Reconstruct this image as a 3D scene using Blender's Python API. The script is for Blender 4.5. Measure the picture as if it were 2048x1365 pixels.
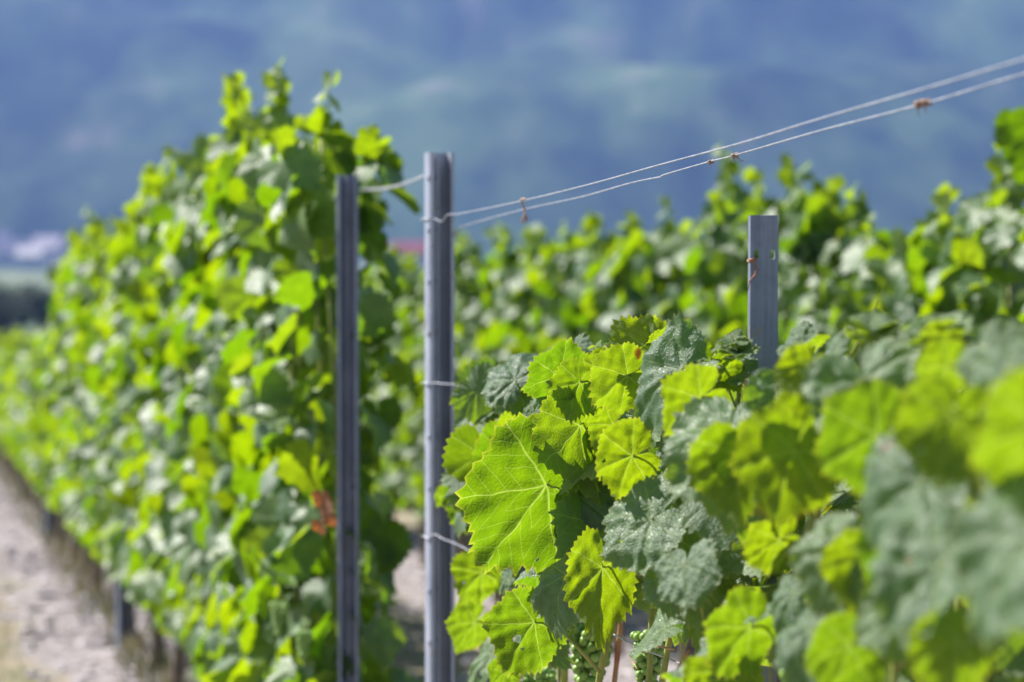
import bpy, bmesh, math, random
import numpy as np
from mathutils import Vector, Matrix, noise

for o in list(bpy.data.objects): bpy.data.objects.remove(o, do_unlink=True)
S = bpy.context.scene
C = S.collection
rad = math.radians

# ------------------------------------------------------------------ camera
FPX = 4836.0                       # focal length in pixels of a 2048 px wide picture (85 mm on 36 mm)
CAMH = 1.34
PITCH = math.atan((682.5-480)/FPX)
cd = bpy.data.cameras.new('camera'); cam = bpy.data.objects.new('camera', cd); C.objects.link(cam)
cd.lens = 85; cd.sensor_width = 36; cd.clip_start = 0.05; cd.clip_end = 20000
cam.location = (0, 0, CAMH); cam.rotation_euler = (math.pi/2-PITCH, 0, 0)
cd.dof.use_dof = True; cd.dof.focus_distance = 2.98; cd.dof.aperture_fstop = 4.3
S.camera = cam

# ------------------------------------------------------------------ sky, sun, exposure
SUN_AZ, SUN_EL = -60.0, 43.0       # azimuth: degrees to the right of straight ahead
w = bpy.data.worlds.new('World'); S.world = w; w.use_nodes = True
nt = w.node_tree; bg = nt.nodes['Background']
sky = nt.nodes.new('ShaderNodeTexSky'); sky.sky_type = 'NISHITA'; sky.sun_disc = False
sky.sun_elevation = rad(SUN_EL); sky.sun_rotation = rad(SUN_AZ % 360)
sky.air_density = 1.0; sky.dust_density = 0.6; sky.ozone_density = 1.5
nt.links.new(sky.outputs[0], bg.inputs[0]); bg.inputs[1].default_value = 0.055
sl = bpy.data.lights.new('sun', 'SUN'); sl.energy = 5.0; sl.angle = rad(0.53); sl.color = (1.0, 0.96, 0.89)
sun = bpy.data.objects.new('sun', sl); C.objects.link(sun)
sv = Vector((math.cos(rad(SUN_EL))*math.sin(rad(SUN_AZ)), math.cos(rad(SUN_EL))*math.cos(rad(SUN_AZ)), math.sin(rad(SUN_EL))))
sun.rotation_euler = sv.to_track_quat('Z', 'Y').to_euler(); sun.location = (0, 0, 700)
S.view_settings.view_transform = 'Standard'; S.view_settings.look = 'None'
S.view_settings.exposure = 1.3; S.view_settings.gamma = 1.0
S.render.engine = 'CYCLES'
S.cycles.use_denoising = True
S.cycles.max_bounces = 6; S.cycles.diffuse_bounces = 1; S.cycles.glossy_bounces = 2
S.cycles.transmission_bounces = 4; S.cycles.transparent_max_bounces = 8; S.cycles.volume_bounces = 0
S.cycles.sample_clamp_indirect = 5

# ------------------------------------------------------------------ coordinates
F = Vector((0, math.cos(PITCH), -math.sin(PITCH))); U = Vector((0, math.sin(PITCH), math.cos(PITCH))); X = Vector((1, 0, 0))
CAM = Vector((0, 0, CAMH))
def P(u, v, d):
    return CAM + d*(F + (u-1024)/FPX*X - (v-682.5)/FPX*U)
Rd = (F + (-190-1024)/FPX*X - (657-682.5)/FPX*U)
hl = math.hypot(Rd.x, Rd.y); rx, ry = Rd.x/hl, Rd.y/hl; SL = -Rd.z/hl
def gz(x, y):
    t = x*rx + y*ry
    if t < 200: return -SL*t
    k = min(1, (t-200)/250.0)
    a = -SL*200
    return a + (-12-a)*(1-(1-k)**2)
def W(t, o, h=0):                 # along the row, distance right of the camera, height over the ground
    x = t*rx + o*ry; y = t*ry - o*rx
    return Vector((x, y, gz(x, y)+h))
def t_of(u, o):
    k = (u-1024)/FPX
    f = lambda t: (lambda q: q.x - k*q.dot(F))(W(t, o, CAMH)-CAM)
    a, b = f(0), f(1)
    return -a/(b-a)
ROWANG = math.atan2(-rx, ry)      # rotation of the row direction about z (local +y runs down the row)
O1, O2, O3 = 0.927, 2.75, 4.57

rng = random.Random(7)
# ------------------------------------------------------------------ materials
def newmat(name):
    m = bpy.data.materials.new(name); m.use_nodes = True
    n = m.node_tree; b = n.nodes['Principled BSDF']
    return m, n, b
def N(n, typ, **kw):
    x = n.nodes.new(typ)
    for k, v in kw.items():
        setattr(x, k, v)
    return x
def mathn(n, op, a, b=None, c=None, clamp=False):
    x = n.nodes.new('ShaderNodeMath'); x.operation = op; x.use_clamp = clamp
    for i, q in enumerate((a, b, c)):
        if q is None: continue
        if isinstance(q, (int, float)): x.inputs[i].default_value = q
        else: n.links.new(q, x.inputs[i])
    return x.outputs[0]
def mixc(n, f, a, b):
    x = n.nodes.new('ShaderNodeMix'); x.data_type = 'RGBA'
    for i, q in ((0, f), (6, a), (7, b)):
        if isinstance(q, (int, float)): x.inputs[i].default_value = q
        elif isinstance(q, tuple): x.inputs[i].default_value = (*q, 1)
        else: n.links.new(q, x.inputs[i])
    return x.outputs[2]
def ramp(n, f, stops):
    x = n.nodes.new('ShaderNodeValToRGB'); e = x.color_ramp.elements
    while len(e) < len(stops): e.new(0.5)
    for q, (p, c) in zip(e, stops): q.position = p; q.color = (*c, 1)
    n.links.new(f, x.inputs[0]); return x.outputs[0]
def noisen(n, scale, detail=3, vec=None, rough=0.5):
    x = n.nodes.new('ShaderNodeTexNoise'); x.inputs['Scale'].default_value = scale
    x.inputs['Detail'].default_value = detail; x.inputs['Roughness'].default_value = rough
    if vec is not None: n.links.new(vec, x.inputs['Vector'])
    return x.outputs[0]
def bump(n, h, strength, dist, b):
    x = n.nodes.new('ShaderNodeBump'); x.inputs['Strength'].default_value = strength; x.inputs['Distance'].default_value = dist
    n.links.new(h, x.inputs['Height']); n.links.new(x.outputs[0], b.inputs['Normal']); return x.outputs[0]

def leafmat(name, fine):
    m, n, b = newmat(name); out = n.nodes['Material Output']
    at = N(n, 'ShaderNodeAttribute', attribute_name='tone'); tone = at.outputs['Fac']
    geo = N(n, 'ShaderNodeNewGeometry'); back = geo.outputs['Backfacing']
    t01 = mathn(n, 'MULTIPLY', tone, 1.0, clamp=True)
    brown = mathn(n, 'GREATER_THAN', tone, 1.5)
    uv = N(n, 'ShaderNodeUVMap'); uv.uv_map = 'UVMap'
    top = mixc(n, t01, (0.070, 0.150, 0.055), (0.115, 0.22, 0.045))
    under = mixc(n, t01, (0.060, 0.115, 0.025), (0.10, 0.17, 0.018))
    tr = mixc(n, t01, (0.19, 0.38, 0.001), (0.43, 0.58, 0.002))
    nz = noisen(n, 3.0, 4, uv.outputs[0])
    var = ramp(n, nz, [(0.3, (0.72, 0.76, 0.72)), (0.7, (1.12, 1.08, 1.0))])
    if fine:
        sep = N(n, 'ShaderNodeSeparateXYZ'); n.links.new(uv.outputs[0], sep.inputs[0])
        ax = mathn(n, 'ABSOLUTE', sep.outputs[0]); yy = sep.outputs[1]
        a = mathn(n, 'ARCTAN2', ax, yy)
        ak = mathn(n, 'ADD', mathn(n, 'MULTIPLY', mathn(n, 'GREATER_THAN', a, 0.45), 0.90),
                   mathn(n, 'MULTIPLY', mathn(n, 'GREATER_THAN', a, 1.38), 0.97))
        bb = mathn(n, 'SUBTRACT', a, ak)
        r = mathn(n, 'SQRT', mathn(n, 'ADD', mathn(n, 'MULTIPLY', ax, ax), mathn(n, 'MULTIPLY', yy, yy)))
        t = mathn(n, 'MULTIPLY', r, mathn(n, 'COSINE', bb))
        wob = mathn(n, 'MULTIPLY', mathn(n, 'SUBTRACT', noisen(n, 5.0, 1, uv.outputs[0]), 0.5), 0.05)
        s = mathn(n, 'ABSOLUTE', mathn(n, 'ADD', mathn(n, 'MULTIPLY', r, mathn(n, 'SINE', bb)), wob))
        wd = mathn(n, 'SUBTRACT', 0.017, mathn(n, 'MULTIPLY', t, 0.011))
        m1 = mathn(n, 'SUBTRACT', 1.0, mathn(n, 'DIVIDE', s, wd), clamp=True)
        # side veins leave each main vein at a slant
        q = mathn(n, 'DIVIDE', mathn(n, 'SUBTRACT', t, mathn(n, 'MULTIPLY', s, 0.85)), 0.16)
        fr = mathn(n, 'ABSOLUTE', mathn(n, 'SUBTRACT', mathn(n, 'FRACT', mathn(n, 'ADD', q, 10.0)), 0.5))
        m2 = mathn(n, 'SUBTRACT', 1.0, mathn(n, 'DIVIDE', fr, 0.045), clamp=True)
        vo = N(n, 'ShaderNodeTexVoronoi'); vo.feature = 'DISTANCE_TO_EDGE'; vo.inputs['Scale'].default_value = 21
        n.links.new(uv.outputs[0], vo.inputs['Vector'])
        m3 = mathn(n, 'SUBTRACT', 1.0, mathn(n, 'DIVIDE', vo.outputs[0], 0.09), clamp=True)
        vein = mathn(n, 'MAXIMUM', m1, mathn(n, 'MULTIPLY', m2, 0.55))
        v3 = mathn(n, 'MAXIMUM', vein, mathn(n, 'MULTIPLY', m3, 0.16))
        top = mixc(n, mathn(n, 'MULTIPLY', vein, 0.75), top, (0.22, 0.32, 0.10))
        under = mixc(n, mathn(n, 'MULTIPLY', v3, 0.6), under, (0.32, 0.42, 0.14))
        tr = mixc(n, mathn(n, 'MULTIPLY', m3, 0.22), tr, (0.13, 0.30, 0.004))
        tr = mixc(n, mathn(n, 'MULTIPLY', vein, 0.85), tr, (0.62, 0.80, 0.14))
        # few rusty spots
        sp = mathn(n, 'MULTIPLY', mathn(n, 'GREATER_THAN', noisen(n, 6.0, 2, geo.outputs['Position']), 0.71), 0.8)
        sp = mathn(n, 'MULTIPLY', mathn(n, 'GREATER_THAN', noisen(n, 42.0, 3, geo.outputs['Position']), 0.66), mathn(n, 'GREATER_THAN', noisen(n, 9.0, 1, geo.outputs['Position']), 0.66))
        top = mixc(n, sp, top, (0.20, 0.11, 0.03)); tr = mixc(n, sp, tr, (0.34, 0.17, 0.01)); under = mixc(n, sp, under, (0.2, 0.08, 0.02))
        ra = N(n, 'ShaderNodeAttribute', attribute_name='rim').outputs['Fac']
        rim = mathn(n, 'MULTIPLY', mathn(n, 'SUBTRACT', ra, 0.955), 30.0, clamp=True)
        top = mixc(n, mathn(n, 'MULTIPLY', rim, 0.5), top, (0.22, 0.26, 0.08)); tr = mixc(n, mathn(n, 'MULTIPLY', rim, 0.6), tr, (0.60, 0.60, 0.05))
        brn = mathn(n, 'MULTIPLY', mathn(n, 'SUBTRACT', mathn(n, 'ADD', ra, mathn(n, 'MULTIPLY', noisen(n, 16.0, 3, geo.outputs['Position']), 0.55)), 1.34), 14.0, clamp=True)
        top = mixc(n, brn, top, (0.20, 0.12, 0.05)); tr = mixc(n, brn, tr, (0.30, 0.17, 0.03)); under = mixc(n, brn, under, (0.20, 0.13, 0.05))
        h = mathn(n, 'ADD', mathn(n, 'MULTIPLY', mathn(n, 'MAXIMUM', vein, mathn(n, 'MULTIPLY', m3, 0.5)), -1.0),
                  mathn(n, 'MULTIPLY', mathn(n, 'MINIMUM', vo.outputs[0], 0.2), 2.5))
        h = mathn(n, 'ADD', h, mathn(n, 'MULTIPLY', noisen(n, 40.0, 1, uv.outputs[0]), 0.12))
        h = mathn(n, 'ADD', h, mathn(n, 'MULTIPLY', noisen(n, 9.0, 2, uv.outputs[0]), 1.6))
        nrm = bump(n, h, 0.42, 0.0014, b)
    else:
        h = noisen(n, 9.0, 3, uv.outputs[0]); nrm = bump(n, h, 0.6, 0.004, b)
    col = mixc(n, back, top, under)
    col = mixc(n, brown, col, (0.30, 0.10, 0.03)); tr = mixc(n, brown, tr, (0.45, 0.13, 0.02))
    x = n.nodes.new('ShaderNodeMix'); x.data_type = 'RGBA'; x.blend_type = 'MULTIPLY'; x.inputs[0].default_value = 1
    n.links.new(col, x.inputs[6]); n.links.new(var, x.inputs[7]); n.links.new(x.outputs[2], b.inputs['Base Color'])
    y = n.nodes.new('ShaderNodeMix'); y.data_type = 'RGBA'; y.blend_type = 'MULTIPLY'; y.inputs[0].default_value = 1
    n.links.new(tr, y.inputs[6]); n.links.new(var, y.inputs[7])
    b.inputs['Roughness'].default_value = 0.5
    n.links.new(mathn(n, 'ADD', 0.47, mathn(n, 'MULTIPLY', back, 0.22)), b.inputs['Roughness'])
    n.links.new(mathn(n, 'SUBTRACT', 1.0, mathn(n, 'MULTIPLY', back, 0.7)), b.inputs['Specular IOR Level'])
    b.inputs['Sheen Weight'].default_value = 0.15; b.inputs['Sheen Roughness'].default_value = 0.6
    b.inputs['Sheen Tint'].default_value = (0.85, 1.0, 0.9, 1)
    tl = N(n, 'ShaderNodeBsdfTranslucent'); n.links.new(y.outputs[2], tl.inputs[0]); n.links.new(nrm, tl.inputs[1])
    ms = N(n, 'ShaderNodeMixShader'); ms.inputs[0].default_value = 0.5 if fine else 0.52
    if fine:
        hole = mathn(n, 'MULTIPLY', mathn(n, 'GREATER_THAN', noisen(n, 55.0, 2, geo.outputs['Position']), 0.70), mathn(n, 'GREATER_THAN', noisen(n, 7.0, 1, geo.outputs['Position']), 0.56))
        tp = N(n, 'ShaderNodeBsdfTransparent'); m9 = N(n, 'ShaderNodeMixShader'); n.links.new(hole, m9.inputs[0])
        n.links.new(ms.outputs[0], m9.inputs[1]); n.links.new(tp.outputs[0], m9.inputs[2])
    n.links.new(b.outputs[0], ms.inputs[1]); n.links.new(tl.outputs[0], ms.inputs[2]); n.links.new((m9 if fine else ms).outputs[0], out.inputs[0])
    return m
M = {}
M['leaf'] = leafmat('vine leaf', True); M['leaf_far'] = leafmat('vine leaf far', False)
def simple(name, col, col2, scale, rough=0.6, metal=0.0, bumpd=0.001, bs=0.4, detail=4, spec=0.5):
    m, n, b = newmat(name)
    tc = N(n, 'ShaderNodeTexCoord')
    nz = noisen(n, scale, detail, tc.outputs['Object'])
    c = ramp(n, nz, [(0.32, col), (0.68, col2)]); n.links.new(c, b.inputs['Base Color'])
    b.inputs['Roughness'].default_value = rough; b.inputs['Metallic'].default_value = metal
    b.inputs['Specular IOR Level'].default_value = spec
    bump(n, noisen(n, scale*3, 3, tc.outputs['Object']), bs, bumpd, b)
    return m
M['steel'] = simple('galvanised steel', (0.24, 0.27, 0.34), (0.36, 0.39, 0.47), 14, 0.42, 0.5, 0.0004, 0.3)
def steelmat(name, c1, c2, metal, rough):
    m, n, b = newmat(name); tc = N(n, 'ShaderNodeTexCoord')
    mp = N(n, 'ShaderNodeMapping'); mp.inputs['Scale'].default_value = (1, 1, 0.045); n.links.new(tc.outputs['Object'], mp.inputs[0])
    sp = noisen(n, 14, 4, tc.outputs['Object']); stk = noisen(n, 130, 4, mp.outputs[0], 0.65)
    vo = N(n, 'ShaderNodeTexVoronoi'); vo.inputs['Scale'].default_value = 160; n.links.new(tc.outputs['Object'], vo.inputs['Vector'])
    f = mathn(n, 'ADD', mathn(n, 'MULTIPLY', sp, 0.5), mathn(n, 'MULTIPLY', stk, 0.5))
    c = ramp(n, f, [(0.36, c1), (0.64, c2)])
    dirt = mathn(n, 'MULTIPLY', mathn(n, 'GREATER_THAN', noisen(n, 38, 5, tc.outputs['Object'], 0.7), 0.62), 0.55)
    c = mixc(n, dirt, c, (0.30, 0.25, 0.21)); rs = mathn(n, 'MULTIPLY', mathn(n, 'GREATER_THAN', noisen(n, 70, 3, tc.outputs['Object'], 0.6), 0.70), 0.8)
    c = mixc(n, rs, c, (0.20, 0.09, 0.04)); n.links.new(c, b.inputs['Base Color'])
    b.inputs['Metallic'].default_value = metal
    n.links.new(mathn(n, 'ADD', rough, mathn(n, 'MULTIPLY', vo.outputs['Distance'], 0.25)), b.inputs['Roughness'])
    bump(n, noisen(n, 50, 3, tc.outputs['Object']), 0.3, 0.0005, b)
    return m
M['steel'] = steelmat('galvanised steel', (0.15, 0.175, 0.24), (0.27, 0.30, 0.39), 0.45, 0.36)
M['steel_bright'] = steelmat('sunlit galvanised steel', (0.24, 0.27, 0.35), (0.42, 0.45, 0.54), 0.3, 0.34)  # same steel, base colour lightened so the tallest post's left edge reads sunlit
M['wire'] = simple('galvanised wire', (0.34, 0.35, 0.40), (0.58, 0.58, 0.62), 60, 0.35, 0.5, 0.0002, 0.2)
M['rust'] = simple('rusty metal', (0.22, 0.10, 0.06), (0.42, 0.22, 0.14), 120, 0.8)
M['bark'] = simple('vine bark', (0.10, 0.07, 0.05), (0.26, 0.20, 0.15), 40, 0.9, 0, 0.004, 0.8)
M['cane'] = simple('green cane', (0.16, 0.22, 0.03), (0.34, 0.34, 0.07), 30, 0.5, 0, 0.0006, 0.4)
M['cane_brown'] = simple('reddish cane', (0.28, 0.10, 0.05), (0.42, 0.26, 0.10), 30, 0.55, 0, 0.0006, 0.4)
M['tendril'] = simple('dry tendril', (0.26, 0.13, 0.09), (0.50, 0.36, 0.28), 90, 0.8)
def grapemat():
    m, n, b = newmat('unripe grape')
    tc = N(n, 'ShaderNodeTexCoord')
    n.links.new(ramp(n, noisen(n, 80, 2, tc.outputs['Object']), [(0.3, (0.16, 0.30, 0.05)), (0.7, (0.30, 0.46, 0.10))]), b.inputs['Base Color'])
    b.inputs['Roughness'].default_value = 0.4
    b.inputs['Subsurface Weight'].default_value = 0.25; b.inputs['Subsurface Scale'].default_value = 0.006
    b.inputs['Subsurface Radius'].default_value = (0.6, 1, 0.3)
    return m
M['grape'] = grapemat()
M['stone'] = simple('pale stone', (0.30, 0.26, 0.27), (0.60, 0.54, 0.56), 9, 0.85, 0, 0.004, 0.6)
M['blade'] = simple('dry grass', (0.13, 0.16, 0.05), (0.46, 0.39, 0.22), 3, 0.7)

def groundmat():
    m, n, b = newmat('ground soil')
    tc = N(n, 'ShaderNodeTexCoord'); sep = N(n, 'ShaderNodeSeparateXYZ'); n.links.new(tc.outputs['Object'], sep.inputs[0])
    x, y = sep.outputs[0], sep.outputs[1]
    o = mathn(n, 'SUBTRACT', mathn(n, 'MULTIPLY', x, ry), mathn(n, 'MULTIPLY', y, rx))
    t = mathn(n, 'ADD', mathn(n, 'MULTIPLY', x, rx), mathn(n, 'MULTIPLY', y, ry))
    wob = mathn(n, 'MULTIPLY', mathn(n, 'SUBTRACT', noisen(n, 1.6, 4, tc.outputs['Object']), 0.5), 0.9)
    q = mathn(n, 'DIVIDE', mathn(n, 'ADD', o, wob), 1.82)
    ais = mathn(n, 'ABSOLUTE', mathn(n, 'SUBTRACT', mathn(n, 'FRACT', mathn(n, 'ADD', q, 20.5)), 0.5))   # 0 in the middle of an aisle
    gm = mathn(n, 'SUBTRACT', 1.0, mathn(n, 'MULTIPLY', mathn(n, 'SUBTRACT', ais, 0.23), 12.0), clamp=True)
    st = ramp(n, noisen(n, 14, 6, tc.outputs['Object'], 0.7), [(0.35, (0.11, 0.090, 0.085)), (0.5, (0.29, 0.25, 0.25)), (0.66, (0.50, 0.44, 0.445))])
    gr = ramp(n, noisen(n, 4, 6, tc.outputs['Object'], 0.7), [(0.3, (0.09, 0.13, 0.035)), (0.48, (0.24, 0.21, 0.11)), (0.7, (0.42, 0.31, 0.22))])
    near = mixc(n, mathn(n, 'MULTIPLY', gm, 0.85), st, gr)
    vo = N(n, 'ShaderNodeTexVoronoi'); vo.inputs['Scale'].default_value = 0.012; n.links.new(tc.outputs['Object'], vo.inputs['Vector'])
    fld = ramp(n, vo.outputs['Color'], [(0.2, (0.05, 0.10, 0.03)), (0.5, (0.12, 0.18, 0.06)), (0.8, (0.25, 0.24, 0.14))])
    far = mathn(n, 'MULTIPLY', mathn(n, 'SUBTRACT', t, 40.0), 0.05, clamp=True)
    n.links.new(mixc(n, far, near, fld), b.inputs['Base Color'])
    b.inputs['Roughness'].default_value = 0.95
    bump(n, noisen(n, 25, 6, tc.outputs['Object'], 0.7), 0.8, 0.02, b)
    return m
M['ground'] = groundmat()
def mountmat():
    m, n, b = newmat('mountain forest and meadow')
    tc = N(n, 'ShaderNodeTexCoord')
    mp = N(n, 'ShaderNodeMapping'); mp.inputs['Scale'].default_value = (1, 0.42, 0.3); mp.inputs['Rotation'].default_value = (0, 0, 0.25); n.links.new(tc.outputs['Object'], mp.inputs[0])
    big = noisen(n, 0.0046, 4, mp.outputs[0], 0.55)
    c = ramp(n, big, [(0.36, (0.008, 0.022, 0.014)), (0.48, (0.022, 0.05, 0.02)), (0.56, (0.10, 0.17, 0.06)), (0.66, (0.18, 0.24, 0.10)), (0.80, (0.30, 0.25, 0.20))])
    sm = noisen(n, 0.017, 4, mp.outputs[0], 0.6)
    c2 = ramp(n, sm, [(0.38, (0.010, 0.026, 0.015)), (0.60, (0.10, 0.15, 0.06)), (0.74, (0.36, 0.29, 0.26))])
    n.links.new(mixc(n, 0.5, c, c2), b.inputs['Base Color']); b.inputs['Roughness'].default_value = 1.0
    b.inputs['Specular IOR Level'].default_value = 0.1
    return m
M['mountain'] = mountmat()
M['wall'] = simple('rendered wall', (0.62, 0.55, 0.52), (0.78, 0.72, 0.70), 0.4, 0.9)
M['roof_red'] = simple('red roof', (0.42, 0.07, 0.06), (0.55, 0.12, 0.09), 1.2, 0.9)
M['roof_grey'] = simple('slate roof', (0.26, 0.23, 0.27), (0.40, 0.36, 0.41), 1.2, 0.8)
M['pane'] = simple('window pane', (0.04, 0.05, 0.07), (0.08, 0.09, 0.11), 1, 0.15)
M['treeleaf'] = simple('dark tree leaves', (0.012, 0.030, 0.012), (0.035, 0.065, 0.022), 0.8, 0.8)

# ------------------------------------------------------------------ object helpers
def tag(o, label=None, cat=None, group=None, kind=None):
    if label: o['label'] = label
    if cat: o['category'] = cat
    if group: o['group'] = group
    if kind: o['kind'] = kind
    return o
def empty(name, loc, rz=0.0):
    o = bpy.data.objects.new(name, None); C.objects.link(o); o.location = loc; o.rotation_euler = (0, 0, rz)
    o.empty_display_size = 0.1
    return o
def link(name, me, parent=None):
    o = bpy.data.objects.new(name, me); C.objects.link(o)
    if parent is not None: o.parent = parent
    return o
def mesh(name, verts, faces, mats, smooth=True, uv=None, tone=None, midx=None, edge=None):
    me = bpy.data.meshes.new(name)
    me.from_pydata([tuple(map(float, v)) for v in verts] if not isinstance(verts, np.ndarray) else verts.tolist(), [], faces)
    for m in (mats if isinstance(mats, (list, tuple)) else [mats]): me.materials.append(m)
    if smooth: me.polygons.foreach_set('use_smooth', [True]*len(me.polygons))
    if uv is not None:
        l = me.uv_layers.new(name='UVMap'); li = np.empty(len(me.loops), dtype=np.int32); me.loops.foreach_get('vertex_index', li)
        l.data.foreach_set('uv', np.asarray(uv, dtype=np.float32)[li].ravel())
    if tone is not None:
        a = me.attributes.new('tone', 'FLOAT', 'POINT'); a.data.foreach_set('value', np.asarray(tone, dtype=np.float32))
    if edge is not None:
        a = me.attributes.new('rim', 'FLOAT', 'POINT'); a.data.foreach_set('value', np.asarray(edge, dtype=np.float32))
    if midx is not None: me.polygons.foreach_set('material_index', midx)
    me.update()
    return me
class MB:                          # collects geometry for ONE mesh
    def __init__(s): s.v = []; s.f = []; s.m = []; s.uv = []; s.t = []
    def add(s, v, f, mi=0, uv=None, tone=0.5):
        k = len(s.v); s.v += [tuple(q) for q in v]; s.f += [tuple(i+k for i in q) for q in f]; s.m += [mi]*len(f)
        s.uv += ([(0.0, 0.0)]*len(v) if uv is None else [tuple(q) for q in uv]); s.t += [tone]*len(v)
    def tube(s, pts, r, n=7, mi=0, caps=True):
        pts = [Vector(p) for p in pts]; k = len(pts); vs = []; fs = []
        up = Vector((0.13, 0.31, 0.94))
        for i, p in enumerate(pts):
            d = (pts[min(i+1, k-1)]-pts[max(i-1, 0)]).normalized()
            a = d.cross(up)
            if a.length < 1e-3: a = d.cross(Vector((1, 0, 0)))
            a.normalize(); b2 = d.cross(a); rr = r[i] if isinstance(r, (list, tuple)) else r
            for j in range(n):
                w_ = 2*math.pi*j/n; vs.append(p+rr*(math.cos(w_)*a+math.sin(w_)*b2))
        for i in range(k-1):
            for j in range(n):
                fs.append((i*n+j, i*n+(j+1) % n, (i+1)*n+(j+1) % n, (i+1)*n+j))
        if caps: fs.append(tuple(range(n))[::-1]); fs.append(tuple(range((k-1)*n, k*n)))
        s.add(vs, fs, mi)
    def build(s, name, mats, parent=None, smooth=True):
        return link(name, mesh(name, s.v, s.f, mats, smooth, s.uv, s.t, s.m), parent)
def bez(a, b, c, n=8):
    return [a*(1-q)**2 + b*2*q*(1-q) + c*q*q for q in [i/(n-1) for i in range(n)]]

# ------------------------------------------------------------------ vine leaf
CP = [(0, 1.0), (14, 0.93), (28, 0.84), (40, 0.88), (53, 0.93), (68, 0.85), (84, 0.76), (98, 0.79), (112, 0.79), (130, 0.70), (148, 0.62), (162, 0.52), (172, 0.36), (180, 0.22)]
CA = np.array([c[0] for c in CP], float); CR = np.array([c[1] for c in CP], float)
MAINS = [0.0, 0.90, -0.90, 1.87, -1.87]
def leaf_template(teeth, per, rings, seed, lob=1.0, tooth=0.085):
    r = np.random.RandomState(seed)
    n = teeth*per+1
    ang = np.linspace(-174, 174, n)
    base = np.interp(np.abs(ang), CA, CR)
    base = 0.8+(base-0.8)*lob if lob != 1 else base
    jj = np.interp(ang, np.linspace(-174, 174, 12), 1+r.uniform(-0.06, 0.06, 12))
    ph = np.arange(n) % per/float(per)
    tk = np.where(ph == 0, 0.0, 1-np.abs(ph-0.5)*2*0.55) if per > 1 else 0*ph
    if per == 4: tk = np.array([0, 0.45, 1.0, 0.42])[np.arange(n) % 4]
    if per == 2: tk = np.array([0, 1.0])[np.arange(n) % 2]
    amp = np.repeat(r.uniform(0.55, 1.35, teeth+1), per)[:n]
    R = base*jj*(1+tooth*tk*amp-0.03)
    a = np.radians(ang)
    V = [(0.0, 0.0)]; fr = []
    for k in range(1, rings+1):
        q = (k/rings)**0.9
        # inner rings follow a smooth outline, only the last carries the full teeth
        Rk = (base*jj*(1-0.01))*(1-(k/rings)**6)+R*(k/rings)**6
        for i in range(n): V.append((math.sin(a[i])*Rk[i]*q, math.cos(a[i])*Rk[i]*q))
    faces = []
    for i in range(n-1): faces.append((0, 1+i+1, 1+i))
    for k in range(rings-1):
        b0 = 1+k*n; b1 = b0+n
        for i in range(n-1): faces.append((b0+i, b0+i+1, b1+i+1, b1+i))
    return np.array(V), faces, n, rings
def rims(V, T):
    n = T[2]; rg = T[3]; e = np.zeros(V); e[1:] = np.repeat(np.arange(1, rg+1)/rg, n); return e
def leaf_shape(V, r, fold=0.25, cup=0.15, droop=0.3, wave=0.07, puck=0.02, seed=0):
    x, y = V[:, 0], V[:, 1]; rr = np.hypot(x, y); a = np.arctan2(x, y)
    ph = r.uniform(0, 6.28, 4)
    z = fold*np.abs(x) - cup*rr**2 - droop*np.clip(y, 0, None)**2
    z = z + wave*rr**2*(np.sin(3*a+ph[0])*1.3+0.55*np.sin(7*a+ph[1])+0.22*np.sin(17*a+ph[3])) + 0.10*r.uniform(-1, 1)*x*rr
    dm = np.full(len(V), 9.0)
    for m_ in MAINS:
        t = x*math.sin(m_)+y*math.cos(m_); s_ = np.abs(x*math.cos(m_)-y*math.sin(m_))
        dm = np.minimum(dm, np.where(t > 0, s_, 9))
    z = z - puck*np.exp(-(dm/0.06)**2) + puck*0.8*np.sin(x*17+ph[2])*np.sin(y*15+ph[3])*np.clip(rr*2, 0, 1)
    # bend in the plane so the flat outline is never quite symmetric
    xx = x + 0.06*r.uniform(-1, 1)*y*y; k = 1-0.25*np.clip(np.abs(fold), 0, 1)*0.5
    return np.stack([xx*k, y-0.12*droop*np.clip(y, 0, None)**2, z], 1)

HI = [leaf_template(40, 4, 15, s, 1.0, 0.10) for s in (1, 2, 3)]
MID = [leaf_template(30, 4, 5, s, 1.0, 0.11) for s in (4, 5, 6)]
LO = [leaf_template(20, 2, 2, s, 1.15, 0.15) for s in (7, 8)]

def frame(T, Nn):
    T = T.normalized(); Z = (Nn-Nn.dot(T)*T).normalized(); Xx = T.cross(Z)
    return np.array([[Xx.x, T.x, Z.x], [Xx.y, T.y, Z.y], [Xx.z, T.z, Z.z]])

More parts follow.
